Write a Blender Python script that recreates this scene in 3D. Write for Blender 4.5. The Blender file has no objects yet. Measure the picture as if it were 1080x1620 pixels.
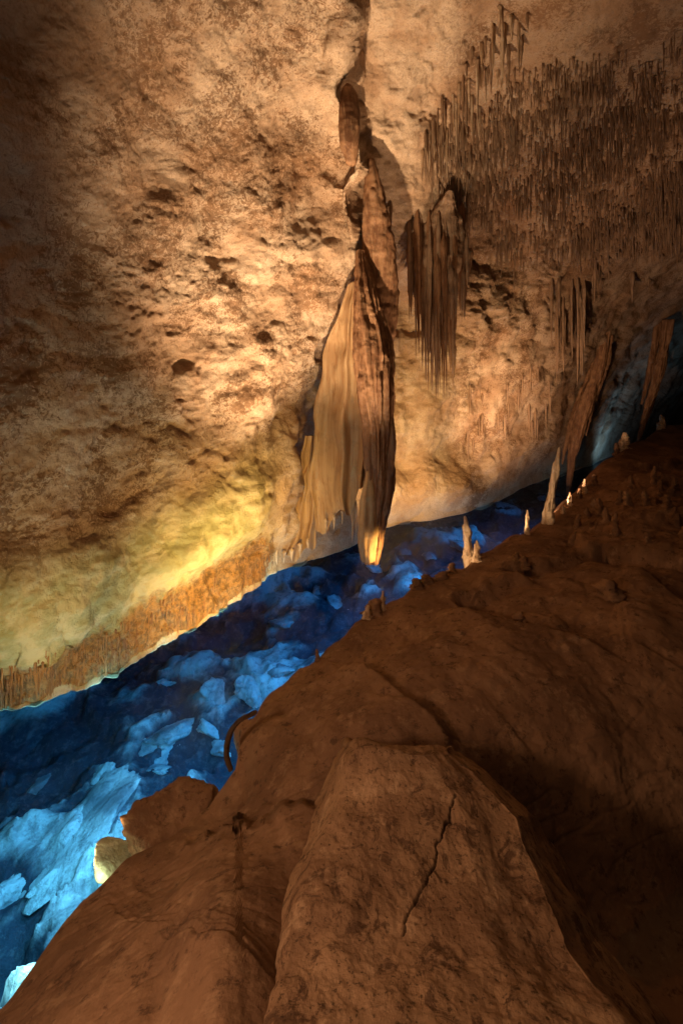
import bpy, math, random
import numpy as np
from mathutils import Vector
from mathutils.bvhtree import BVHTree
random.seed(7); rng=np.random.RandomState(5)
F=720.0; H=5.0; HY=600.0     # eye height 5 m above the lake
scene=bpy.context.scene; col=scene.collection

# ------------------------------------------------------------------ helpers
def W(px,py,d):
    px=np.asarray(px,float);py=np.asarray(py,float);d=np.asarray(d,float)
    return np.stack([(px-540)/F*d, d+0*px, H+(HY-py)/F*d],-1)
def sm(a,b,x):
    t=np.clip((np.asarray(x,float)-a)/(b-a),0,1); return t*t*(3-2*t)
def _h(ix,iy,iz,seed):
    with np.errstate(over='ignore'):
        n=(ix.astype(np.uint32)*np.uint32(374761393)+iy.astype(np.uint32)*np.uint32(668265263)
           +iz.astype(np.uint32)*np.uint32(2246822519)+np.uint32(seed*3266489917 & 0xffffffff))
        n=(n^(n>>np.uint32(13)))*np.uint32(1274126177)
        n=n^(n>>np.uint32(16)); n=n*np.uint32(2654435761); n=n^(n>>np.uint32(15))
    return n.astype(np.float64)/4294967295.0*2-1
def noise(P,seed=0):
    I=np.floor(P).astype(np.int64); f=P-I; u=f*f*f*(f*(f*6-15)+10)
    r=0
    for dx in (0,1):
        wx=u[...,0] if dx else 1-u[...,0]
        for dy in (0,1):
            wy=u[...,1] if dy else 1-u[...,1]
            for dz in (0,1):
                wz=u[...,2] if dz else 1-u[...,2]
                r=r+wx*wy*wz*_h(I[...,0]+dx,I[...,1]+dy,I[...,2]+dz,seed)
    return r
def fbm(P,o=4,seed=0,g=0.5):
    a=1;s=0;t=0;Q=np.array(P,float)
    for i in range(o):
        s=s+a*noise(Q,seed+i*17);t+=a;a*=g;Q=Q*2.03+11.3
    return s/t
def billow(P,o=3,seed=0):
    a=1;s=0;t=0;Q=np.array(P,float)
    for i in range(o):
        s=s+a*np.abs(noise(Q,seed+i*31));t+=a;a*=.5;Q=Q*2.07+5.1
    return s/t
def cells(Q,sc,seed):
    best=np.full(Q.shape[:2],9.);val=np.zeros(Q.shape[:2]);qx=Q[...,0]*sc;qy=Q[...,1]*sc
    ix=np.floor(qx).astype(int);iy=np.floor(qy).astype(int)
    for a in (-1,0,1):
        for b in (-1,0,1):
            cx=ix+a;cy=iy+b;zz=0*cx
            jx=cx+.5+.5*_h(cx,cy,zz,seed);jy=cy+.5+.5*_h(cx,cy,zz,seed+1)
            d=np.hypot(qx-jx,qy-jy)
            tilt=_h(cx,cy,zz,seed+2)*.6+(qx-jx)*_h(cx,cy,zz,seed+3)*.8+(qy-jy)*_h(cx,cy,zz,seed+4)*.8
            m=d<best;best=np.where(m,d,best);val=np.where(m,tilt,val)
    return val
JIT=[(0,0),(.5,.2),(-.4,.5),(.2,-.6),(-.6,-.3),(.8,-.2),(-.1,.9),(-.9,.1),(.3,.6)]
def softcells(Q,sc,seed,j):
    return sum(cells(Q+np.array([a*j,b*j,0]),sc,seed) for a,b in JIT)/len(JIT)
def rbf(pts,val,reg=1e-3):
    X=np.array(pts,float)/500.; v=np.log(np.array(val,float))
    def k(r2): return np.where(r2>1e-12,0.5*r2*np.log(np.maximum(r2,1e-12)),0)
    n=len(X); D=((X[:,None]-X[None])**2).sum(-1)
    A=np.zeros((n+3,n+3));A[:n,:n]=k(D)+reg*np.eye(n);A[:n,n]=1;A[:n,n+1:]=X;A[n,:n]=1;A[n+1:,:n]=X.T
    w=np.linalg.solve(A,np.concatenate([v,[0,0,0]]))
    def f(px,py):
        q=np.stack([px,py],-1)/500.; out=w[n]+q@w[n+1:]
        for i in range(n): out=out+w[i]*k(((q-X[i])**2).sum(-1))
        return np.exp(out)
    return f
def normals(P):
    a=np.gradient(P,axis=1);b=np.gradient(P,axis=0)
    n=np.cross(a,b);n/=np.linalg.norm(n,axis=-1,keepdims=True)+1e-9
    return n
def face_cam(n,P):
    v=np.array([0,0,H])-P
    m=np.sign((n*v).sum(-1).mean())
    return n*m
def add_obj(name,me,mat,parent=None):
    o=bpy.data.objects.new(name,me); col.objects.link(o)
    if mat is not None and not me.materials: me.materials.append(mat)
    if parent is not None: o.parent=parent
    return o
def grid_mesh(name,P,closed=False,attrs=None,origin=None):
    R,C=P.shape[:2]; me=bpy.data.meshes.new(name)
    V=P.reshape(-1,3)
    if origin is not None: V=V-np.array(origin)
    idx=np.arange(R*C).reshape(R,C)
    if closed:
        nx=np.roll(idx,-1,axis=1)
        q=np.stack([idx[:-1],nx[:-1],nx[1:],idx[1:]],-1).reshape(-1,4)
    else:
        q=np.stack([idx[:-1,:-1],idx[:-1,1:],idx[1:,1:],idx[1:,:-1]],-1).reshape(-1,4)
    me.vertices.add(len(V)); me.vertices.foreach_set('co',V.ravel().astype(np.float32))
    me.loops.add(q.size); me.loops.foreach_set('vertex_index',q.ravel().astype(np.int32))
    me.polygons.add(len(q)); me.polygons.foreach_set('loop_start',(np.arange(len(q))*4).astype(np.int32))
    me.polygons.foreach_set('loop_total',np.full(len(q),4,np.int32))
    me.polygons.foreach_set('use_smooth',np.ones(len(q),bool))
    me.update(calc_edges=True); me.validate()
    if attrs:
        for k,v in attrs.items():
            a=me.attributes.new(k,'FLOAT','POINT'); a.data.foreach_set('value',np.asarray(v,float).ravel().astype(np.float32))
    return me
def label(o,l,c,g=None):
    o['label']=l;o['category']=c
    if g:o['group']=g

# ------------------------------------------------------------------ materials
class M:
    def __init__(s,name):
        s.m=bpy.data.materials.new(name);s.m.use_nodes=True;s.t=s.m.node_tree;s.n=s.t.nodes;s.n.clear()
        s.out=s.n.new('ShaderNodeOutputMaterial')
        s.geo=s.n.new('ShaderNodeNewGeometry')
    def lk(s,a,b): s.t.links.new(a,b)
    def pos(s,sc=(1,1,1)):
        v=s.n.new('ShaderNodeVectorMath');v.operation='MULTIPLY';s.lk(s.geo.outputs['Position'],v.inputs[0]);v.inputs[1].default_value=sc
        return v.outputs[0]
    def noise(s,scale,det=6,rough=.6,dist=0,vec=None):
        x=s.n.new('ShaderNodeTexNoise');x.inputs['Scale'].default_value=scale;x.inputs['Detail'].default_value=det
        x.inputs['Roughness'].default_value=rough;x.inputs['Distortion'].default_value=dist
        s.lk(vec if vec is not None else s.geo.outputs['Position'],x.inputs['Vector']);return x.outputs[0]
    def rng(s,f,a,b,c=0,d=1):
        x=s.n.new('ShaderNodeMapRange');x.interpolation_type='SMOOTHSTEP';s.lk(f,x.inputs[0])
        for i,v in enumerate((a,b,c,d)):x.inputs[i+1].default_value=v
        return x.outputs[0]
    def math(s,op,a,b):
        x=s.n.new('ShaderNodeMath');x.operation=op
        for i,v in enumerate((a,b)):
            if isinstance(v,(int,float)):x.inputs[i].default_value=v
            else:s.lk(v,x.inputs[i])
        return x.outputs[0]
    def mix(s,f,a,b):
        x=s.n.new('ShaderNodeMix');x.data_type='RGBA'
        if isinstance(f,(int,float)):x.inputs[0].default_value=f
        else:s.lk(f,x.inputs[0])
        for i,v in ((6,a),(7,b)):
            if isinstance(v,tuple):x.inputs[i].default_value=(*v,1)
            else:s.lk(v,x.inputs[i])
        return x.outputs[2]
    def attr(s,n):
        x=s.n.new('ShaderNodeAttribute');x.attribute_name=n;return x.outputs['Fac']
    def fin(s,colr,rough=.8,bumps=(),spec=.25):
        b=s.n.new('ShaderNodeBsdfPrincipled')
        if isinstance(colr,tuple):b.inputs['Base Color'].default_value=(*colr,1)
        else:s.lk(colr,b.inputs['Base Color'])
        b.inputs['Roughness'].default_value=rough
        b.inputs['Specular IOR Level'].default_value=spec
        prev=None
        for h,dist in bumps:
            x=s.n.new('ShaderNodeBump');x.inputs['Distance'].default_value=dist;x.inputs['Strength'].default_value=1
            s.lk(h,x.inputs['Height'])
            if prev:s.lk(prev,x.inputs['Normal'])
            prev=x.outputs[0]
        if prev:s.lk(prev,b.inputs['Normal'])
        s.lk(b.outputs[0],s.out.inputs[0]);return s.m

def wall_mat():
    s=M('limestone_wall')
    base=s.mix(s.rng(s.noise(.8,5),.4,.62),(.59,.44,.30),(.45,.295,.18))
    m1=s.noise(13,9,.74,1.2); m2=s.noise(.9,5,.65)
    thr=s.math('SUBTRACT',m1,s.math('MULTIPLY',s.math('SUBTRACT',m2,.5),-.75))
    spots=s.rng(thr,.50,.585)
    pale=s.attr('pale')
    spots=s.math('MULTIPLY',spots,s.math('SUBTRACT',1.0,s.math('MULTIPLY',pale,.85)))
    c=s.mix(s.math('MULTIPLY',spots,.82),base,(.18,.09,.04))
    fine=s.rng(s.noise(30,6,.75),.5,.6)
    c=s.mix(s.math('MULTIPLY',fine,.4),c,(.20,.105,.05))
    rust=s.rng(s.noise(.6,5,.6),.54,.68)
    c=s.mix(s.math('MULTIPLY',rust,.28),c,(.31,.15,.065))
    c=s.mix(s.math('MULTIPLY',s.attr('dirt_shade'),.8),c,(.15,.078,.04))
    c=s.mix(s.attr('olive_tint'),c,s.mix(s.rng(s.noise(2.2,6,.65),.4,.6),(.34,.33,.14),(.56,.49,.26)))
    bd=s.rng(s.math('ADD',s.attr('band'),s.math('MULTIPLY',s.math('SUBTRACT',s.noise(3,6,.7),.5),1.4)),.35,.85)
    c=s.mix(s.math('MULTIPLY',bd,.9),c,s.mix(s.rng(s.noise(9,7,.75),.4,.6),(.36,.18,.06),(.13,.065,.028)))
    return s.fin(c,.8,[(s.noise(4,8,.65),.055),(m1,.025),(s.noise(45,4,.7),.008)],.15)
def dark_mat(name='brown_clay_rock',f=1.0):
    s=M(name)
    g=lambda t:tuple(x*f for x in t)
    c=s.mix(s.rng(s.noise(.9,6),.38,.62),g((.245,.140,.080)),g((.155,.086,.050)))
    c=s.mix(s.math('MULTIPLY',s.rng(s.noise(4,9,.75),.52,.64),.5),c,g((.35,.22,.13)))
    c=s.mix(s.math('MULTIPLY',s.rng(s.noise(7,9,.78),.54,.62),.7),c,g((.065,.036,.023)))
    return s.fin(c,.9,[(s.noise(3,9,.62),.035),(s.noise(22,6,.7),.008)],.08)
def boulder_mat():
    s=M('pale_weathered_boulder')
    c=s.mix(s.rng(s.noise(1.6,6),.38,.62),(.32,.195,.112),(.22,.128,.074))
    c=s.mix(s.math('MULTIPLY',s.rng(s.noise(5,9,.75,.8),.52,.60),.85),c,(.09,.050,.030))
    c=s.mix(s.math('MULTIPLY',s.rng(s.noise(34,3,.6),.60,.66),.7),c,(.05,.03,.018))
    c=s.mix(s.math('MULTIPLY',s.rng(s.noise(3,7,.7,.3),.54,.64),.6),c,(.47,.31,.19))
    c=s.mix(s.attr('crack'),c,(.02,.012,.008))
    return s.fin(c,.9,[(s.noise(5,8,.65),.025),(s.noise(40,5,.7),.003)],.08)
def drip_mat(name,a,b,d,sp=.6,bump=.05,fn=.012,zs=.6,dirt=.35):
    s=M(name)
    v=s.pos((6,6,zs)); n=s.noise(1.5,6,.6,0,v)
    c=s.mix(s.rng(n,.4,.6),a,b)
    c=s.mix(s.math('MULTIPLY',s.rng(s.noise(3,4,.6,0,v),.56,.64),sp),c,d)
    c=s.mix(s.math('MULTIPLY',s.rng(s.noise(4,7,.7),.5,.62),dirt),c,tuple(x*.35 for x in b))
    bm=[(s.noise(25,4,.6),fn)]
    if bump>0: bm.insert(0,(s.noise(3,5,.6,0,v),bump))
    return s.fin(c,.6,bm,.2)
def bed_mat(rock=False):
    s=M('submerged_boulder' if rock else 'submerged_limestone')
    f=s.noise(.9,8,.62,.4)
    if rock: c=s.mix(s.rng(f,.42,.66),(.62,.66,.64),(.20,.23,.25))
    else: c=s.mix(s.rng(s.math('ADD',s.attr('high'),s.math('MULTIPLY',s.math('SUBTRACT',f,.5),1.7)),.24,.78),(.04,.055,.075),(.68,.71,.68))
    c=s.mix(s.math('MULTIPLY',s.rng(s.noise(4.5,9,.78),.50,.60),.55),c,(.13,.15,.17))
    return s.fin(c,.9,[(s.noise(3,8,.65),.16),(s.noise(14,5,.65),.03)],.1)
def water_mat():
    s=M('clear_lake_water')
    t=s.n.new('ShaderNodeBsdfTransparent');t.inputs[0].default_value=(.9,.96,1,1)
    g=s.n.new('ShaderNodeBsdfGlossy');g.inputs['Roughness'].default_value=.02;g.inputs[0].default_value=(.7,.8,.9,1)
    bm=s.n.new('ShaderNodeBump');bm.inputs['Distance'].default_value=.008;s.lk(s.noise(2.5,3),bm.inputs['Height']);s.lk(bm.outputs[0],g.inputs['Normal'])
    fr=s.n.new('ShaderNodeFresnel');fr.inputs[0].default_value=1.15
    x=s.n.new('ShaderNodeMixShader');s.lk(fr.outputs[0],x.inputs[0]);s.lk(t.outputs[0],x.inputs[1]);s.lk(g.outputs[0],x.inputs[2])
    s.lk(x.outputs[0],s.out.inputs[0])
    v=s.n.new('ShaderNodeVolumeAbsorption');v.inputs[0].default_value=(.30,.78,.94,1);v.inputs[1].default_value=.20
    s.lk(v.outputs[0],s.out.inputs['Volume']);return s.m
MW=wall_mat();MD=dark_mat();MDK=dark_mat('dark_shaded_rock',.35);MB=boulder_mat();MBED=bed_mat();MROCK=bed_mat(True);MWAT=water_mat()  # MDK: the clay rock darkened in colour for a shadowed overhang
MS_B=drip_mat('brown_dripstone',(.37,.24,.15),(.28,.175,.105),(.46,.32,.20))
MS_C=drip_mat('cream_dripstone',(.48,.32,.165),(.40,.245,.12),(.30,.15,.06),.5,0,.005,.35,.2)
MS_O=drip_mat('orange_dripstone',(.36,.18,.06),(.20,.095,.04),(.46,.28,.12))
MS_R=drip_mat('rusty_dripstone',(.32,.175,.09),(.18,.085,.042),(.42,.25,.13),.5,.02,.010)
MS_W=drip_mat('white_dripstone',(.66,.50,.34),(.48,.32,.19),(.3,.17,.09))
MS_G=drip_mat('greenish_limestone',(.50,.52,.38),(.36,.38,.26),(.25,.24,.14),.4,.01)

# ------------------------------------------------------------------ cave wall / roof
lx=[-250,-100,0,130,250,350,430,440,560,600,700,780,850,920,1000,1100,1350]
ly=[1230,1150,1117,1080,1015,962,905,893,855,830,812,790,756,737,702,672,640]
lipd=lambda y:(H-.05)*F/(np.asarray(y,float)-HY)
pts=[(-250,-250,3.6),(0,-250,4.3),(540,-250,6.2),(1000,-250,6.2),(1350,-250,6.2),
(-250,0,4.0),(0,0,5.0),(300,0,6.4),(540,0,8.0),(620,0,8.0),(800,0,8.2),(1080,0,8.4),(1350,0,8.5),
(-200,500,5.0),(0,300,5.6),(0,500,6.0),(0,800,6.5),(150,700,7.4),(0,980,6.7),(300,250,7.9),(300,450,8.6),(300,700,9.2),(300,880,9.2),
(500,200,9.2),(500,400,10.3),(480,600,11.2),(450,800,11.6),(180,900,7.8),
(650,200,9.6),(650,300,10.6),(640,500,12.6),(650,700,14.4),(720,150,9.6),(760,320,12.6),(800,500,15.0),(800,700,18.0),
(900,200,11.2),(900,300,13.5),(900,450,17.5),(950,600,23),(1080,200,11.6),(1080,350,16.5),(1080,500,24),(1080,600,34),(1350,300,15),(1350,500,28),(1350,600,40)]
pp=[(a,b) for a,b,c in pts];vv=[c for a,b,c in pts]
for x,y in zip(lx,ly): pp.append((x,y));vv.append(min(float(lipd(y)),52)*.985)
wd=rbf(pp,vv,2e-3)
NX,NY=620,640
px=np.linspace(-250,1350,NX)
L=np.interp(px,lx,ly); L=L+5*np.sin(px/23.)+4*np.sin(px/9.3+1)
v=np.linspace(0,1,NY)[:,None]
PX=np.broadcast_to(px,(NY,NX)).copy(); PY=-250+v*(L[None]+250)
E=np.interp(PY,[-250,0,130,250,380,470,560,660,740,880,1000],[560,545,545,572,572,548,515,470,466,450,430])
E=E+7*np.sin(PY/31.)+4*np.sin(PY/13.)
amp=np.interp(PY,[-250,0,150,300,500,700,800,870],[.5,.8,1.0,1.35,1.5,1.5,1.0,.2])
D=wd(PX,PY)
D+=amp*sm(-4,26,PX-E)*(1-sm(.9,.985,v))*(1-sm(760,900,PX)*.6)
D-=.30*np.exp(-((PX-E+10)/22.)**2)*sm(420,250,PY)
toL=L[None]-PY
bandm=sm(100,70,toL+8*np.sin(PX/17.)+6*np.sin(PX/6.))*sm(450,425,PX)
D+=.10*bandm
D-=.34*sm(290,170,toL)*sm(60,135,toL)*sm(470,380,PX)
D+=1.0*np.exp(-(((PX-640)/26.)**2+((PY-500)/55.)**2))
P=W(PX,PY,D)
n=face_cam(normals(P),P)
k=np.clip(D/10.,.45,1.6)[...,None]
edgefade=(sm(0,70,toL))[...,None]*.85+.15
big=fbm(P*.42,4,3)[...,None]*.55
lob=(billow(P*np.array([.6,.6,.85]),3,9)-.25)[...,None]*.32
Pw=P+.3*np.stack([fbm(P*1.3,2,50),fbm(P*1.3,2,51),fbm(P*1.3,2,52)],-1)
pit=sm(.1,.6,fbm(Pw*np.array([3.2,3.2,4.2]),3,21))*sm(.0,.4,fbm(P*.6,2,22))
mid=fbm(Pw*2.2,5,30,.55)[...,None]*.10
fine=fbm(P*9,4,40,.65)[...,None]*.035
flut=bandm*(.10*fbm(np.stack([P[...,0]*7,P[...,1]*7,P[...,2]*.7],-1),3,77)+.12*fbm(P*2.2,3,78))
rgt=(1-.4*sm(0,100,PX-E))[...,None]
disp=(big+lob+mid)*k*edgefade*rgt+fine-.07*pit[...,None]+flut[...,None]
P=P+n*disp
ext=[];base=P[-1]
for i in range(1,26):
    t=i/25.;q=base.copy()
    r=1-(.006 if i<=2 else 0)+(0 if i<=2 else 1.6*((i-2)/23.))
    q[:,0]*=r;q[:,1]*=r
    q[:,2]=np.minimum(q[:,2],.03) - (.02*i if i<=2 else .05+.02*t+7*sm(.85,1,t))
    q+= (.12*sm(.2,.5,t))*fbm(q*1.5,3,60)[:,None]
    ext.append(q)
Pall=np.concatenate([P,np.array(ext)],0)
def padd(a,v=None): return np.concatenate([a,np.repeat(a[-1:] if v is None else a[-1:]*0+v,25,0)],0)
dirt_shade=np.clip(.4*pit+.45*sm(.0,.4,fbm(P*.5,3,70))*sm(330,60,PX)+.4*sm(460,200,PX)*sm(650,250,PY)+.2*sm(250,0,PX),0,1)  # dirt in pits, plus the upper-left wall's shade put into the colour
gr2=np.maximum(sm(690,760,PX)*sm(500,380,PY)*.65, sm(800,900,PX)*.55)  # darker brown tone over the right-hand ceiling
dirt_shade=np.clip(dirt_shade+gr2,0,1)
olive_tint=sm(250,150,toL)*sm(460,350,PX)*.85  # olive-yellow tint above the lip on the left wall
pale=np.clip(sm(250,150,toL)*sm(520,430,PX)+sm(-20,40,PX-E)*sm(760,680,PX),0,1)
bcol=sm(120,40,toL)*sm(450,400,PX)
g2=padd(dirt_shade,0);g2[-23:]=1  # submerged underside behind the lip coloured fully dark
me=grid_mesh('cave_wall',Pall,attrs=dict(dirt_shade=g2,olive_tint=padd(olive_tint,.0),pale=padd(pale,1),band=padd(bcol,-1)))
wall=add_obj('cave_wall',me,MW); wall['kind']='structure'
label(wall,'mottled cream and brown limestone cave wall overhanging a blue lake','cave wall')
wbvh=BVHTree.FromPolygons([tuple(c) for c in Pall.reshape(-1,3)],[tuple(p.vertices) for p in me.polygons])
def hit(bvh,x,y):
    o=Vector((0,0,H));d=Vector(W(x,y,1.0))-o
    r=bvh.ray_cast(o,d.normalized()); return r[0],r[1]

# ------------------------------------------------------------------ near rock slope
sx=[-300,-100,0,60,130,200,260,330,372,384,430,500,560,600,650,740,850,900,930,970,1010,1080,1200,1350]
sy=[1900,1690,1600,1520,1425,1362,1328,1280,1215,1150,1100,1040,992,966,932,892,832,795,768,722,700,668,640,615]
sd=[2.2,2.7,3.0,3.3,3.7,4.0,4.2,4.6,4.95,5.4,6.0,6.8,7.5,8.0,8.7,10,12.5,14.3,16,18.5,21,25,29,33]
hp=[(-300,2000,2.0),(0,1950,1.8),(540,1950,1.7),(1080,1950,2.3),(1350,1950,2.3),(200,1620,2.45),(540,1620,2.7),(1080,1620,3.4),(1350,1600,3.6),(1000,1500,4.0),
(350,1400,3.3),(700,1400,3.9),(950,1400,4.3),(1100,1400,4.5),(600,1150,4.8),(450,1200,4.7),(800,1150,5.0),(1080,1200,5.0),(1350,1200,5.2),
(700,1050,5.9),(900,1020,6.4),(1080,1000,6.8),(1000,880,9.2),(850,920,8.5),(1080,800,12.5),(1350,850,12),(1350,700,22)]
pp=[(a,b) for a,b,c in hp]+list(zip(sx,sy)); vv=[c for a,b,c in hp]+sd
hd=rbf(pp,vv,1e-3)
NX2,NY2=620,560
px=np.linspace(-300,1350,NX2); S=np.interp(px,sx,sy)+3*np.sin(px/19.)+3*np.sin(px/7.7)*(px>380)
v=np.linspace(0,1,NY2)[:,None]**1.25
PX=np.broadcast_to(px,(NY2,NX2)).copy(); PY=S[None]+v*(1980-S[None])
D=hd(PX,PY)
led=np.interp(PX,[-300,200,330,390,440,500,560],[1700,1400,1300,1296,1278,1266,1240])
D-=.26*sm(0,8,PY-led+5*np.sin(PX/14.)+3*np.sin(PX/5.))*sm(560,500,PX)*sm(240,360,PX)
P=W(PX,PY,D); n=face_cam(normals(P),P)
k=np.clip(D/6.,.5,2.2)[...,None]; ef=(sm(0,.06,v)*.85+.15)[...,None]
Pr=P@np.array([[.8,-.3,0],[.5,1.2,0],[0,0,1.]])
Pc=P@np.array([[.75,-.45,0],[.45,.75,0],[0,0,1.]]); Pc=Pc*np.array([1.5,.8,1])
Pc=Pc+.22*np.stack([fbm(P*.9,4,171),fbm(P*.9,4,172),0*P[...,0]],-1)
fac=softcells(Pc,.5,180,.12)*.15+softcells(Pc,1.5,190,.04)*.03
strat=np.abs(fbm(Pr*np.array([.6,1.6,1.6]),4,197))
disp=(fbm(Pr*.5,3,103)[...,None]*.16+fac[...,None]-.015*sm(.05,0,strat)[...,None]+fbm(P*2.2,5,130,.6)[...,None]*.055)*k*ef+fbm(P*12,3,140,.6)[...,None]*.012*k
P=P+n*disp
top=P[0]; ext=[]
for i in range(30,0,-1):
    t=i/30.; q=top.copy(); run=t*np.clip(top[:,1]*.16,.4,3)
    q[:,0]-=.35*run;q[:,1]+=run
    q[:,2]=top[:,2]-(t**1.6)*(top[:,2]+3.0)-t*.1
    q+= (.10*fbm(q*1.3,3,160)*min(1,t*4))[:,None]; ext.append(q)
Pall=np.concatenate([np.array(ext),P],0)
me=grid_mesh('hill',Pall)
hill=add_obj('hill',me,MD); hill['kind']='structure'
label(hill,'dark brown clay-covered rock slope dropping to the lake','rock slope')
hbvh=BVHTree.FromPolygons([tuple(c) for c in Pall.reshape(-1,3)],[tuple(p.vertices) for p in me.polygons])

# ------------------------------------------------------------------ large near boulder
R,C=300,340
t=np.linspace(0,1,R)[:,None]; s=np.linspace(-1,1,C)[None]
yy=np.interp(t,[0,1],[1186,1800]); 
lxe=np.interp(yy,[1186,1205,1290,1400,1500,1620,1800],[548,530,494,448,410,366,300])
rxe=np.interp(yy,[1186,1215,1290,1330,1430,1500,1620,1800],[728,775,852,868,925,960,1050,1150])
mx=(lxe+rxe)/2;hw=(rxe-lxe)/2
sp=np.sign(s)*(1-(1-np.abs(s))**1.35)
X=mx+hw*sp
d0=np.interp(yy,[1186,1300,1450,1620,1800],[3.7,3.2,2.65,2.15,1.75])
prof=np.maximum(0,(np.abs(s)-.70)/.30)**1.35
D=d0+prof*np.where(s>0,1.4,.55)*(d0/3.)+.22*np.maximum(0,sp-.35)*d0/3.+.10*np.maximum(0,-sp-.5)*d0/3
P=W(X,yy+0*s,D)
ext=[]
for i in range(40,0,-1):
    u=i/40.; q=P[0].copy(); q[:,1]+=u*1.3; q[:,0]+=u*1.3*(q[:,0]/q[:,1])*.6; q[:,2]-=.55*u+ 1.4*u**2; ext.append(q)
P=np.concatenate([np.array(ext),P],0)
n=face_cam(normals(P),P)
PXf=(P[...,0]/P[...,1]*F+540);PYf=HY-(P[...,2]-H)/P[...,1]*F
crk=[(722,1255),(712,1290),(690,1335),(684,1368),(668,1400),(645,1440),(636,1480)]
dist=np.full(PXf.shape,1e9)
wob=5*noise(np.stack([PXf/16.,PYf/16.,0*PXf],-1),5)+1.5*noise(np.stack([PXf/5.,PYf/5.,0*PXf],-1),6)
for (a,b),(c,d) in zip(crk[:-1],crk[1:]):
    ax,ay=c-a,d-b; u=np.clip(((PXf+wob-a)*ax+(PYf-b)*ay)/(ax*ax+ay*ay),0,1)
    dist=np.minimum(dist,np.hypot(PXf+wob-a-u*ax,PYf-b-u*ay))
cw=1.2+.9*noise(np.stack([PYf/30.,0*PXf,0*PXf],-1),15)
disp=fbm(P*1.1,4,203)*.10+(billow(P*1.5,3,209)-.25)*.05+fbm(P*5,5,210,.6)*.022+fbm(P*24,3,220)*.004-.02*sm(cw+1.4,.6,dist)
P=P+n*disp[...,None]
me=grid_mesh('boulder',P,attrs=dict(crack=sm(cw+.9,.5,dist))); boulder=add_obj('boulder',me,MB)
label(boulder,'large cracked pale brown boulder resting on the dark rock slope','boulder')

# ------------------------------------------------------------------ lake bed and water
pxb=np.linspace(-900,1500,560); yb=np.exp(np.linspace(math.log(1.5),math.log(90),520))[:,None]
X=(pxb-540)/F*yb; Y=yb+0*X
Lp=np.interp(pxb,lx,ly,left=1500); dl=np.minimum(lipd(Lp),60)[None]
prox=np.clip((dl*1.12-Y)/dl,-1,1)
deep=np.interp(pxb,[-900,420,520,1500],[2.8,2.6,1.8,1.4])[None]
Q=np.stack([X,Y,0*X],-1)
Qw=Q+.6*np.stack([fbm(Q*.9,4,330),fbm(Q*.9,4,331),0*X],-1)
msk=sm(-.25,.35,fbm(Q*.5,2,371))
rel=.8*fbm(Q*.45,5,300,.55)+.62*softcells(Qw,.42,340,.10)+.22*softcells(Qw,1.0,350,.05)*msk+.07*softcells(Qw,2.6,355,.03)*msk+.11*fbm(Q*2.5,5,320,.65)
z=-2.0-deep*sm(.40,.14,prox)+.3*sm(.38,.6,prox)+rel
z=np.where(z>-1.4,-1.4+.35*np.tanh((z+1.4)/.5),z)
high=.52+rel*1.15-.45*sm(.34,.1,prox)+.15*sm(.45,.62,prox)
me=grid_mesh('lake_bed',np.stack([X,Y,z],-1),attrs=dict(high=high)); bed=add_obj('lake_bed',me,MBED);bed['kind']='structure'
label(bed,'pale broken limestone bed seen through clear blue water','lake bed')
bbvh=BVHTree.FromPolygons([tuple(c) for c in np.stack([X,Y,z],-1).reshape(-1,3)],[tuple(p.vertices) for p in me.polygons])
me=bpy.data.meshes.new('water')
x0,x1,y0,y1,zb=-60,95,-3,95,-12
me.from_pydata([(x0,y0,0),(x1,y0,0),(x1,y1,0),(x0,y1,0),(x0,y0,zb),(x1,y0,zb),(x1,y1,zb),(x0,y1,zb)],[],[(0,1,2,3),(7,6,5,4),(0,4,5,1),(1,5,6,2),(2,6,7,3),(3,7,4,0)])
water=add_obj('water',me,MWAT);water['kind']='structure';label(water,'still crystal clear blue underground lake water','lake water')

def rock_mesh(name,seed,sub=28,ns=.16,npl=14):
    r=np.random.RandomState(seed)
    th=np.linspace(0,np.pi,sub)[:,None];ph=np.linspace(0,2*np.pi,sub*2,endpoint=False)[None]
    dv=np.stack([np.sin(th)*np.cos(ph),np.sin(th)*np.sin(ph),np.cos(th)+0*ph],-1)
    pl=[]
    for i in range(npl):
        nn=r.normal(size=3);nn/=np.linalg.norm(nn);pl.append((nn,r.uniform(.55,1.0)))
    acc=np.full(dv.shape[:2],1.3)**-9.
    for nn,h in pl:
        c=np.maximum(dv@nn,0)/h; acc=acc+c**9
    rad=acc**(-1/9.)
    P=dv*rad[...,None]; P=P*(1+ns*fbm(P*2.0+seed,5,seed,.6)[...,None])
    return grid_mesh(name,P,closed=True)
rocks=[rock_mesh('submerged_rock',500+i,36,.35,10) for i in range(7)]
for m in rocks: m.materials.append(MROCK)
spots=[(280,1150,1.2),(340,1090,.9),(440,1060,.6),(260,1075,.5),(130,1310,1.0),(20,1410,.6),(100,1380,.4),(-40,1460,.6),
(60,1240,.5),(450,985,.6),(540,960,.6),(600,900,.6),(680,880,.7),(400,1090,.8),(235,1185,.7),(330,1150,.5),
(720,860,.8),(800,800,.9),(240,1215,.5),(180,1275,.4),(500,940,.5),(640,870,.6),(860,790,.8),(350,1180,.5),(160,1225,.4)]
for i,(x,y,sz) in enumerate(spots):
    p,_=hit(bbvh,x,y)
    k=sz*.58; p=Vector(p); p.z=min(p.z-.2*k,-1.05-.2*k)
    o=add_obj('submerged_rock',rocks[i%7],None); o.location=p; o.rotation_euler=(rng.uniform(-.5,.5),rng.uniform(-.5,.5),rng.uniform(0,6))
    o.scale=(k*rng.uniform(.9,1.7),k*rng.uniform(.8,1.3),k*rng.uniform(.4,.7))
    label(o,'pale angular limestone block lying under the blue lake water','rock','submerged rocks on the lake bed')
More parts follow.
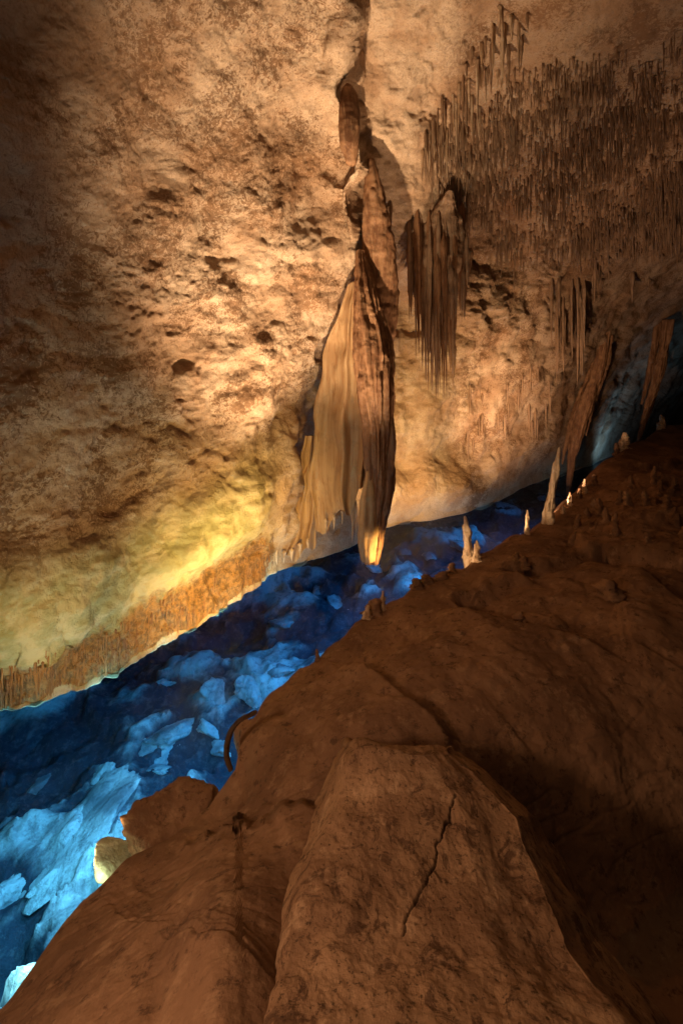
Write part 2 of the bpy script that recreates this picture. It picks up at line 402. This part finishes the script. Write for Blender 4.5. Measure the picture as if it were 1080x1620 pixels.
def place_rock(name,x,y,d,sc,mat,lab,seed,rot=(0,0,0),ns=.2,npl=14):
    m=rock_mesh(name,seed,72,ns,npl);m.materials.append(mat);o=add_obj(name,m,None);o.location=W(x,y,d);o.scale=sc;o.rotation_euler=rot
    label(o,lab,'rock');return o
place_rock('shore_rock',276,1318,4.85,(.55,.42,.24),MD,'angular dull brown rock standing at the water edge',641,(.15,.3,.5),.3,9)
place_rock('shore_rock',180,1366,4.6,(.30,.22,.10),MS_G,'pale greenish slab of rock lit at the pool edge',651,(.1,.45,.6),.12,9)
place_rock('shore_rock',390,1172,5.7,(.16,.3,.32),MD,'dark rock at the water edge',613,(.1,.1,.2))
pth=np.array([(402,1128),(380,1138),(366,1154),(359,1176),(358,1198),(366,1220)],float)
tt=np.linspace(0,5,50);cx=np.interp(tt,range(6),pth[:,0]);cy=np.interp(tt,range(6),pth[:,1])
ker=np.ones(7)/7;cx=np.convolve(np.pad(cx,3,'edge'),ker,'valid');cy=np.convolve(np.pad(cy,3,'edge'),ker,'valid')
cc=W(cx,cy,5.0+0*cx);aa=np.linspace(0,2*np.pi,12,endpoint=False)[None]
rr=(.050*(1-.5*np.linspace(0,1,50)))[:,None]
Pt=np.stack([cc[:,0:1]+rr*np.cos(aa),cc[:,1:2]+rr*np.sin(aa),cc[:,2:3]+rr*.3*np.cos(aa)],-1)
o=add_obj('curved_rock_rib',grid_mesh('curved_rock_rib',Pt,closed=True),MDK);label(o,'thin dark curved rock rib hanging over the water edge','rock')

# ------------------------------------------------------------------ dripstone
def stal_mesh(name,seed,mat,rings=16,seg=9,blunt=.08,rough=.14,power=.85,rib=0.15,jag=0,root=.16):
    r=np.random.RandomState(seed)
    t=np.linspace(0,1,rings)[:,None];a=np.linspace(0,2*np.pi,seg,endpoint=False)[None]
    rad=(1-t)**power*(1-blunt)+blunt
    rad[-1]=.02
    rad=rad*(1+.12*np.sin(t*r.uniform(12,25)+r.rand()*6)*(1-t)**.3)
    if root>0: rad=rad*(.12+.88*sm(-.02,root,t))
    P=np.stack([np.cos(a)+0*t,np.sin(a)+0*t,t*3+0*a],-1)
    rr=rad*(1+rough*fbm(P*1.6+seed*3.1,3,seed))*(1+rib*np.cos(a*r.randint(2,5)+t*r.uniform(-1,1)+r.rand()*6))
    if jag: rr=rr*(1+jag*(billow(P*np.array([1.2,1.2,3])+seed,3,seed+4)-.3))
    bx=.5*np.sin(t*2.5+r.rand()*6)*t*.6; by=.5*np.sin(t*2+r.rand()*6)*t*.6
    V=np.stack([rr*np.cos(a)+bx,rr*np.sin(a)+by,-t+0*a],-1)
    m=grid_mesh(name,V,closed=True);m.materials.append(mat);return m
VB=[stal_mesh('stalactite',i,MS_B,root=.25) for i in range(8)]
VC=[stal_mesh('stalactite',20+i,MS_W) for i in range(6)]
VO=[stal_mesh('stalactite',40+i,MS_O,blunt=.12,rough=.5,root=.2) for i in range(6)]
VR=[stal_mesh('stalactite',60+i,MS_R,rings=40,seg=20,rough=.3,power=1.0,blunt=.03) for i in range(4)]
def stal(x,y,ln,w,var,lab,grp,d=None,lean=0):
    if d is None:
        p,_=hit(wbvh,x,y)
        if p is None:return None
        p=Vector(p);d=p.y
    else: p=Vector(W(x,y,d))
    o=add_obj('stalactite',var[random.randrange(len(var))],None)
    k=d/F; o.scale=(w*.5*k,w*.5*k,ln*k*1.08); p.z+=ln*k*.08; o.location=p
    o.rotation_euler=(0,0,random.random()*6)
    label(o,lab,'stalactite',grp);return o
def mass(name,cands,var,mat,lab):
    allV=[];allF=[];off=0;data=[]
    for m in var:
        co=np.zeros(len(m.vertices)*3,np.float32);m.vertices.foreach_get('co',co);data.append((co.reshape(-1,3),np.array([tuple(p.vertices) for p in m.polygons])))
    for x,y,l,w in cands:
        p,_=hit(wbvh,x,y)
        if p is None:continue
        k=p.y/F;co,fa=data[random.randrange(len(data))]
        allV.append(co*np.array([w*.5*k,w*.5*k,l*k*1.1])+np.array([p.x,p.y,p.z+l*k*.1]));allF.append(fa+off);off+=len(co)
    me=bpy.data.meshes.new(name);me.from_pydata(np.concatenate(allV).tolist(),[],np.concatenate(allF).tolist())
    me.polygons.foreach_set('use_smooth',np.ones(len(me.polygons),bool))
    o=add_obj(name,me,mat);o['kind']='stuff';label(o,lab,'stalactites')
G1='stalactites fringing the ceiling edge'
for i in range(74):
    u=random.random(); x=800-140*u+random.uniform(-8,50)*(1 if u<.8 else .5); y=15+225*u+random.uniform(-25,20)
    stal(x,y,random.uniform(25,90),random.uniform(4,9),VB if random.random()<.5 else VC,'long ribbed brown stalactite hanging from the ceiling edge',G1)
G2='stalactites crowding the cave ceiling'
cand=[]
while len(cand)<5600:
    x=random.uniform(690,1250);y=random.uniform(50,460)
    low=np.interp(x,[700,780,900,1250],[340,395,425,435]); hi=np.interp(x,[690,780,830,1250],[215,135,100,45])
    q=noise(np.array([[x/38.,y/26.,2.]]),77)[0]
    m_=min(low-y,y-hi)+35*q
    if m_<0 or (m_<60 and random.random()>m_/60.): continue
    if q<random.uniform(-1.2,-.2): continue
    cand.append((x,y,random.uniform(9,28)*random.uniform(.6,1.5)*(1+.4*q),random.uniform(1.7,3.7)))
cand.sort(key=lambda c:-(c[2]*c[3])*(1 if c[0]<1080 else .01))
for x,y,l,w in cand[:70]: stal(x,y,l*1.1,w*1.1,VB,'thin brown stalactite among many on the cave ceiling',G2)
mass('small_stalactites',cand[70:],VB,MS_B,'mass of thin brown soda straw stalactites covering the ceiling')

def tube(name,path,mat,seg=40,rings=140,rib=.12,seed=0,flat=1.0,nrib=7,parent=None,fine=.03):
    path=np.array(path,float);y=path[:,1];ys=np.linspace(y[0],y[-1],rings)
    X=np.interp(ys,y,path[:,0]);Wd=np.interp(ys,y,path[:,2])/2;Dp=np.interp(ys,y,path[:,3])
    kn=max(7,rings//12)|1;ker=np.ones(kn)/kn
    X=np.convolve(np.pad(X,kn//2,'edge'),ker,'valid');Wd=np.convolve(np.pad(Wd,kn//2,'edge'),ker,'valid')
    c=W(X,ys,Dp);a=np.linspace(0,2*np.pi,seg,endpoint=False)[None]
    r=(Wd*Dp/F)[:,None]; r[0]*=.2;r[-1]*=.15
    q=np.stack([np.cos(a)*2+0*r,np.sin(a)*2+0*r,c[:,2:3]*.35+0*a],-1)
    rr=r*(1+rib*2*(billow(q*nrib/6.,2,seed)-.25)+.12*fbm(q*np.array([1,1,3]),3,seed+5))
    P=np.stack([c[:,0:1]+rr*np.cos(a),c[:,1:2]+rr*np.sin(a)*flat,c[:,2:3]+0*a],-1)
    n_=fbm(P*7,3,seed+9)[...,None]*fine
    P=P+n_*np.stack([np.cos(a)+0*r,np.sin(a)+0*r,0*a+0*r],-1)
    org=c[0]
    m=grid_mesh(name,P,closed=True,origin=org);o=add_obj(name,m,mat)
    if parent is None:o.location=org
    else:
        o.parent=parent;o.location=Vector(org)-parent.location
    return o
cl=tube('hanging_rock',[(712,300,4,12.2),(700,345,50,12.7),(693,385,84,13.0),(690,415,84,13.0),(688,450,66,13.1),(686,500,36,13.1),(686,560,14,13.1)],MS_B,seed=3,flat=.7,rib=.3,fine=.05)
label(cl,'brown hanging rock lobe carrying a bunch of pointed stalactites','hanging rock')
G3='stalactites bunched like organ pipes'
for i in range(64):
    x=random.uniform(645,744);bot=np.interp(x,[640,655,690,715,730,745],[450,580,645,620,530,440])
    y=random.uniform(325,430); ln=(bot-y)*random.uniform(.3,1.05)
    stal(x,y,ln,random.uniform(6,15),VR if i%2 else VB,'long pointed brown stalactite in an organ pipe bunch',G3,d=12.4+random.uniform(-.1,.9))
G4='stalactites hanging near the far lake shore'
for i in range(22):
    x=random.uniform(868,925);y=random.uniform(425,500)
    stal(x,y,random.uniform(50,130),random.uniform(4,9),VB,'brown stalactite in a fringe near the far shore',G4)
for i in range(26):
    x=random.uniform(735,870);y=640-(x-735)*.25+random.uniform(-40,60)
    stal(x,y,random.uniform(20,50),random.uniform(3,7),VB,'short thin stalactite above the far shore',G4)
for x,y,l,w in [(716,545,60,12),(700,520,50,10),(812,425,40,4),(618,320,60,7),(1000,430,50,8),(940,420,60,8)]:
    stal(x,y,l,w,VB,'single thin brown stalactite on the cave roof',G4)
G5='orange stalactites along the rock lip above the water'
cb=[]
while len(cb)<1000:
    x=random.uniform(-120,432);l_=np.interp(x,lx,ly);h_=random.uniform(2,85);y=l_-h_;sc=np.interp(x,[-60,430],[1.0,.5])
    if random.random()<(h_-8)/62.: continue
    if noise(np.array([[x/16.,h_/16.,1.]]),9)[0]<random.uniform(-.6,.0) :continue
    cb.append((x,y,min(random.uniform(8,24)*sc*random.choice((.7,1,1.8)),l_-y+10),random.uniform(2.5,6)*sc))
cb.sort(key=lambda c:-c[2]*c[3]*(c[0]>0))
for x,y,l,w in cb[:40]: stal(x,y,l,w,VO,'stubby orange stalactite under the rock lip over the lake',G5)
mass('lip_stalactites',cb[40:],VO,MS_O,'dense fringe of tiny orange stalactites under the rock lip')
for x,y,l,w in [(437,868,26,9),(449,872,20,8),(462,868,20,9),(474,860,22,8),(487,852,20,8),(558,790,68,8),(563,795,60,5),(528,815,24,6),(515,822,24,6),(541,808,22,5)]:
    stal(x,y,l,w,VC,'small cream stalactite dripping from the curtain foot',G5,d=11.3 if x>500 else 11.8)
o=tube('stalactite',[(550,132,4,9.0),(551,145,22,8.9),(552,170,32,8.9),(552,205,33,8.9),(553,232,28,8.95),(556,262,16,9.1)],MS_R,seed=8,rib=.15,rings=60)
label(o,'short blunt rusty stalactite clinging to the pale rock edge','stalactite')

root=bpy.data.objects.new('dripstone_curtain',None);col.objects.link(root);root.location=W(575,380,11.0)
label(root,'tall folded cream and rust dripstone curtain hanging over the lake','dripstone curtain')
tube('upper_stem',[(586,250,8,10.5),(590,290,28,10.6),(594,340,42,10.8),(600,400,54,11.1),(603,460,54,11.3),(606,510,40,11.4),(610,560,20,11.5)],MS_R,seed=18,parent=root,rib=.10,nrib=4,rings=120,seg=48,fine=.04)
tube('central_column',[(570,395,10,10.8),(574,430,24,10.8),(580,480,38,10.8),(588,530,52,10.8),(593,600,56,10.7),(597,680,46,10.7),(597,760,36,10.75),(592,820,30,10.8),(588,862,28,10.8),(586,890,22,10.8)],MS_R,seed=12,parent=root,rib=.42,nrib=7,rings=360,seg=110,flat=1.2,fine=.03)
tube('column_tip',[(584,745,8,10.52),(583,780,20,10.55),(582,820,26,10.58),(582,860,26,10.6),(583,888,20,10.62)],MS_C,seed=22,parent=root,rib=.35,nrib=7,seg=36,fine=.02)
tube('rear_rib',[(604,480,8,11.1),(608,560,16,11.1),(612,640,16,11.1),(606,720,14,11.1),(603,800,10,11.1),(601,835,4,11.1)],MS_C,seed=14,parent=root,rib=.3,nrib=6,seg=24)
def curtain(name,guides,mat,folds,seed,ampf=.12,parent=None,nS=200,nT=170,foot=6,flow=1.5,wave=5):
    g=np.array(guides,float)
    ng,nt=g.shape[:2]
    t=np.linspace(0,nt-1,nT);gi=np.stack([np.stack([np.interp(t,range(nt),g[i,:,j]) for j in range(3)],-1) for i in range(ng)])
    s=np.linspace(0,ng-1,nS);out=np.zeros((nT,nS,3))
    for j in range(3):
        for r in range(nT): out[r,:,j]=np.interp(s,range(ng),gi[:,r,j])
    for _ in range(10):
        for ax in (0,1):
            o2=out.copy()
            if ax==0:o2[1:-1]=(out[:-2]+out[2:]+2*out[1:-1])/4
            else:o2[:,1:-1]=(out[:,:-2]+out[:,2:]+2*out[:,1:-1])/4
            out=o2
    u=np.linspace(0,1,nS)[None];tt=np.linspace(0,1,nT)[:,None]
    nz=noise(np.stack([u*2.5+0*tt,tt*1.6+0*u,0*u*tt+seed],-1),seed)
    nz2=noise(np.stack([u*7+0*tt,tt*2.2+0*u,0*u*tt+seed+4],-1),seed)
    ph=folds*2*np.pi*(u**1.2)+flow*np.sin(tt*3.0+seed)+1.6*nz
    fold=np.sin(ph)+.3*np.sin(2*ph+1)
    out[...,2]+=ampf*fold*(.2+.9*tt)*(1+.5*nz)+ampf*.2*nz2*tt
    out[...,0]+=(wave*np.sin(tt*9+u*2.5+seed)+wave*.6*np.sin(tt*23+u*4))*sm(0,.3,tt)*(1-u)
    out[...,1]+=(foot*np.sin(ph+1)+foot*.7*nz2)*tt**6
    P=W(out[...,0],out[...,1],out[...,2]); P+=fbm(P*1.5,2,seed)[...,None]*.05
    Bk=P+np.array([0,.09,0])
    full=np.concatenate([P,Bk[:,::-1]],1)
    mid_=P+np.array([0,.045,0]);mid_=np.concatenate([mid_,mid_[:,::-1]],1)
    full=np.concatenate([mid_[:1],full,mid_[-1:]],0)
    org=P[0,0]
    m=grid_mesh(name,full,closed=True,origin=org);o=add_obj(name,m,mat)
    o.parent=parent;o.location=Vector(org)-parent.location;return o
curtain('curtain_fold',[[(550,450,11.0),(536,505,11.2),(512,560,11.4),(506,610,11.5),(488,660,11.6),(496,720,11.7),(492,780,11.7),(506,838,11.6)],
 [(558,445,10.95),(548,500,11.05),(533,555,11.2),(528,610,11.25),(515,660,11.3),(519,720,11.3),(518,775,11.3),(533,820,11.3)],
 [(564,445,10.9),(559,500,10.95),(553,555,11.0),(550,600,11.0),(546,650,11.0),(549,700,11.0),(551,750,11.0),(557,800,11.0)],
 [(572,445,10.85),(572,500,10.9),(572,555,10.9),(573,600,10.9),(574,650,10.85),(577,690,10.85),(578,720,10.85),(580,755,10.85)]],MS_C,2.2,3,ampf=.18,parent=root,foot=10,flow=2.0,wave=4)
curtain('curtain_fold',[[(482,690,12.0),(472,740,12.0),(462,800,12.0),(438,888,11.95)],
 [(490,690,12.1),(486,740,12.1),(480,800,12.0),(466,882,11.95)],
 [(502,690,12.2),(506,740,12.1),(503,800,12.0),(498,864,11.9)]],MS_C,2.0,5,ampf=.10,parent=root)

ci=0
for path,lab in [([(962,505,5,22),(956,540,10,22),(946,580,14,22),(930,630,17,21.8),(915,680,16,21.6),(904,725,11,21.5),(898,770,5,21.4),(896,790,2,21.4)],'dark brown leaning drapery column above the far lake'),
                 ([(950,540,5,22.3),(940,580,10,22.3),(920,630,12,22.2),(904,670,9,22.1),(894,710,5,22),(888,735,2,22)],'thin brown drapery column beside a thicker one'),
                 ([(966,530,6,22.2),(958,570,9,22.2),(946,610,9,22.1),(934,650,6,22),(926,690,2,22)],'slender tapering dark dripstone above the far lake'),
                 ([(1056,505,16,24),(1052,540,12,24),(1040,590,12,24),(1026,640,10,24),(1012,685,6,24),(1006,705,2,24)],'dark dripstone column beside the far slope'),
                 ([(1040,510,8,24.3),(1034,550,8,24.3),(1024,600,7,24.2),(1014,640,2,24.2)],'slender dark dripstone beside the far slope')]:
    o=tube('dripstone_column',path,MS_R,seed=31+ci,rib=.55,nrib=9,seg=48,rings=160);label(o,lab,'dripstone column');ci+=1

# ------------------------------------------------------------------ stalagmites
VG=[stal_mesh('stalagmite',80+i,MS_W,rings=60,seg=30,blunt=.2,rough=.5,power=.75,jag=.8,root=0) for i in range(5)]
VGD=[stal_mesh('stalagmite',90+i,MD,rings=24,seg=16,blunt=.3,rough=.6,power=.8,jag=.8,root=0) for i in range(5)]
def stag(x,yb,ln,w,dark,lab,lean=0.0,grp='stalagmites on the rock slope'):
    p=None
    for q in range(0,40,3):
        p,_=hit(hbvh,x,yb+q)
        if p is not None and p.y<36:break
        p=None
    if p is None:return
    k=p.y/F;V=VGD if dark else VG
    o=add_obj('stalagmite',V[random.randrange(5)],None);base=HY-(p.z-H)/p.y*F
    L_=(base-(yb-ln))*k
    o.scale=(w*.5*k,w*.5*k,-L_*1.12);o.location=(p.x,p.y,p.z-L_*.12);o.rotation_euler=(lean*.5,lean,0)
    label(o,lab,'stalagmite',grp)
stag(743,888,72,18,False,'tall slim cream stalagmite lit on the crest of the slope',-.10)
stag(753,888,34,13,False,'short cream stalagmite beside a taller one')
stag(862,828,124,15,False,'tallest slender cream stalagmite on the slope crest',.12)
stag(833,840,34,8,False,'small lit stalagmite on the slope crest')
stag(606,965,30,9,False,'small lit stalagmite stump on the crest')
stag(595,968,18,30,True,'low dark stalagmite mound on the crest')
stag(580,972,14,14,False,'low pale stalagmite stump on the crest')
stag(502,1042,16,8,True,'tiny dark stalagmite stump on the crest')
for x,y,l,w in [(660,930,16,20),(676,922,14,22),(700,915,12,24),(716,905,14,14),(900,800,22,8),(915,788,16,9),(925,780,22,8),(941,768,18,12),(985,712,28,18),(975,716,16,9),(1045,672,16,12),(890,812,12,8)]:
    stag(x,y,l,w,y>860 or x in(915,941,975),'small knobbly stalagmite on the crest of the slope')
for i in range(26):
    x=random.uniform(900,1110);y=random.uniform(np.interp(x,[900,1110],[830,700]),860)
    stag(x,y,random.uniform(10,28),random.uniform(9,15),True,'dark clay-coated stalagmite standing on the slope',random.uniform(-.1,.1))
for x,y,l,w in [(965,945,30,44),(830,895,16,20),(818,885,12,12),(820,980,14,20)]:
    stag(x,y,l,w,True,'squat dark clay mound on the rock slope')

# ------------------------------------------------------------------ lamps
def lamp(kind,name,loc,power,colr,radius=.08,target=None,angle=90,blend=.5):
    l=bpy.data.lights.new(name,kind);l.energy=power;l.color=colr
    if kind=='AREA': l.size=radius
    else: l.shadow_soft_size=radius
    o=bpy.data.objects.new(name,l);col.objects.link(o);o.location=loc
    if target is not None:
        o.rotation_euler=(Vector(target)-Vector(loc)).to_track_quat('-Z','Y').to_euler()
    if kind=='SPOT': l.spot_size=math.radians(angle);l.spot_blend=blend
    label(o,'hidden warm cave lamp or added fill light' if 'warm' in name else 'submerged blue cave lamp','lamp');return o
WARM=(1,.69,.42)
L0=np.array([-.4,7.5,.34])
lamp('SPOT','warm_floodlight',L0,7600,WARM,.12,L0+np.array([-.04,.21,.98])*8,68,1.0)
lamp('SPOT','warm_floodlight',(2.3,10.7,.35),2300,(1,.64,.27),.10,W(665,745,14.2),84,.9)
lamp('SPOT','warm_floodlight',(3.2,11.6,.4),1900,(1,.62,.36),.15,W(760,150,11),84,.9)
lamp('SPOT','warm_floodlight',W(850,838,13.8),4200,(1,.6,.34),.15,W(900,500,19),115,.9)
lamp('SPOT','warm_floodlight',(1.9,9.9,.36),560,(1,.6,.20),.08,W(583,860,10.7),34,.9)
lamp('SPOT','warm_shore_lamp',W(110,1405,4.2),420,(1,.68,.30),.12,W(180,870,7.8),100,.9)
lamp('SPOT','warm_shore_lamp',(-.6,7.7,.36),1050,(1,.64,.22),.1,W(350,860,10.2),110,.9)
lamp('POINT','warm_shore_lamp',W(150,1392,4.3),4,(.85,1,.6),.05)
lamp('SPOT','warm_fill_lamp',(-3.3,.4,4.7),600,(1,.60,.36),.3,(.3,4.6,1.5),92,.9)  # unseen spot left of the camera, set low to shade behind the boulder
lamp('AREA','warm_fill_lamp',(-.5,-1.0,8.5),42,(1,.58,.33),2.0,(3,9,2))  # added broad overhead fill above the camera
lamp('AREA','warm_fill_lamp',(-1.5,-.5,4.5),52,(1,.56,.30),1.5,(-3,7,7))  # added area fill for the left wall
lamp('SPOT','warm_stalagmite_fill',W(660,912,9.2),150,(1,.66,.36),.03,W(770,850,11.0),44,.9)  # added spot to brighten the crest stalagmites
lamp('SPOT','warm_stalagmite_fill',W(800,846,11.7),80,(1,.66,.36),.03,W(862,765,12.7),70,.9)  # second added spot, for the tallest stalagmite
for x,y,p,c in [(-80,1440,320,(.58,1,.95)),(30,1350,430,(.58,1,.95)),(-80,1250,200,(.40,.80,1)),(140,1240,420,(.50,.92,1)),(250,1130,850,(.58,.82,1)),(355,1060,850,(.50,.74,1)),(470,985,480,(.36,.62,1)),
   (565,915,520,(.27,.56,1)),(660,868,750,(.24,.54,1)),(750,835,850,(.24,.54,1)),(830,798,900,(.24,.54,1)),(900,760,900,(.24,.54,1))]:
    d=(H+.06)*F/(y-HY);q=W(x,y,d)
    lamp('SPOT','submerged_blue_lamp',q,p,c,.05,q+np.array([-.25,.05,-2]),138 if x<500 else 150,.8)
for x,y,p in [(-40,1185,18),(60,1150,18),(170,1120,20),(270,1060,20),(360,1000,20),(440,940,18)]:
    d=(H+.3)*F/(y-HY);q=W(x,y,d)
    lamp('SPOT','submerged_blue_lamp',q,p,(.25,.85,1),.04,q+np.array([-.5,.8,.35]),130,.9)
lamp('SPOT','submerged_blue_lamp',(15.5,25.5,-.3),420,(.30,.62,1),.1,W(1030,570,30),140,1.0)

w=bpy.data.worlds.new('World');scene.world=w;w.use_nodes=True
w.node_tree.nodes['Background'].inputs[0].default_value=(.5,.34,.24,1);w.node_tree.nodes['Background'].inputs[1].default_value=.012

cam=bpy.data.cameras.new('Camera');co=bpy.data.objects.new('Camera',cam);col.objects.link(co);co.location=(0,0,H);co.rotation_euler=(math.radians(90),0,0)
cam.sensor_fit='VERTICAL';cam.sensor_height=36;cam.sensor_width=24;cam.lens=16;cam.shift_y=-210/1620.;cam.clip_start=.05;cam.clip_end=500
scene.camera=co
scene.view_settings.view_transform='Standard';scene.view_settings.look='None';scene.view_settings.exposure=0
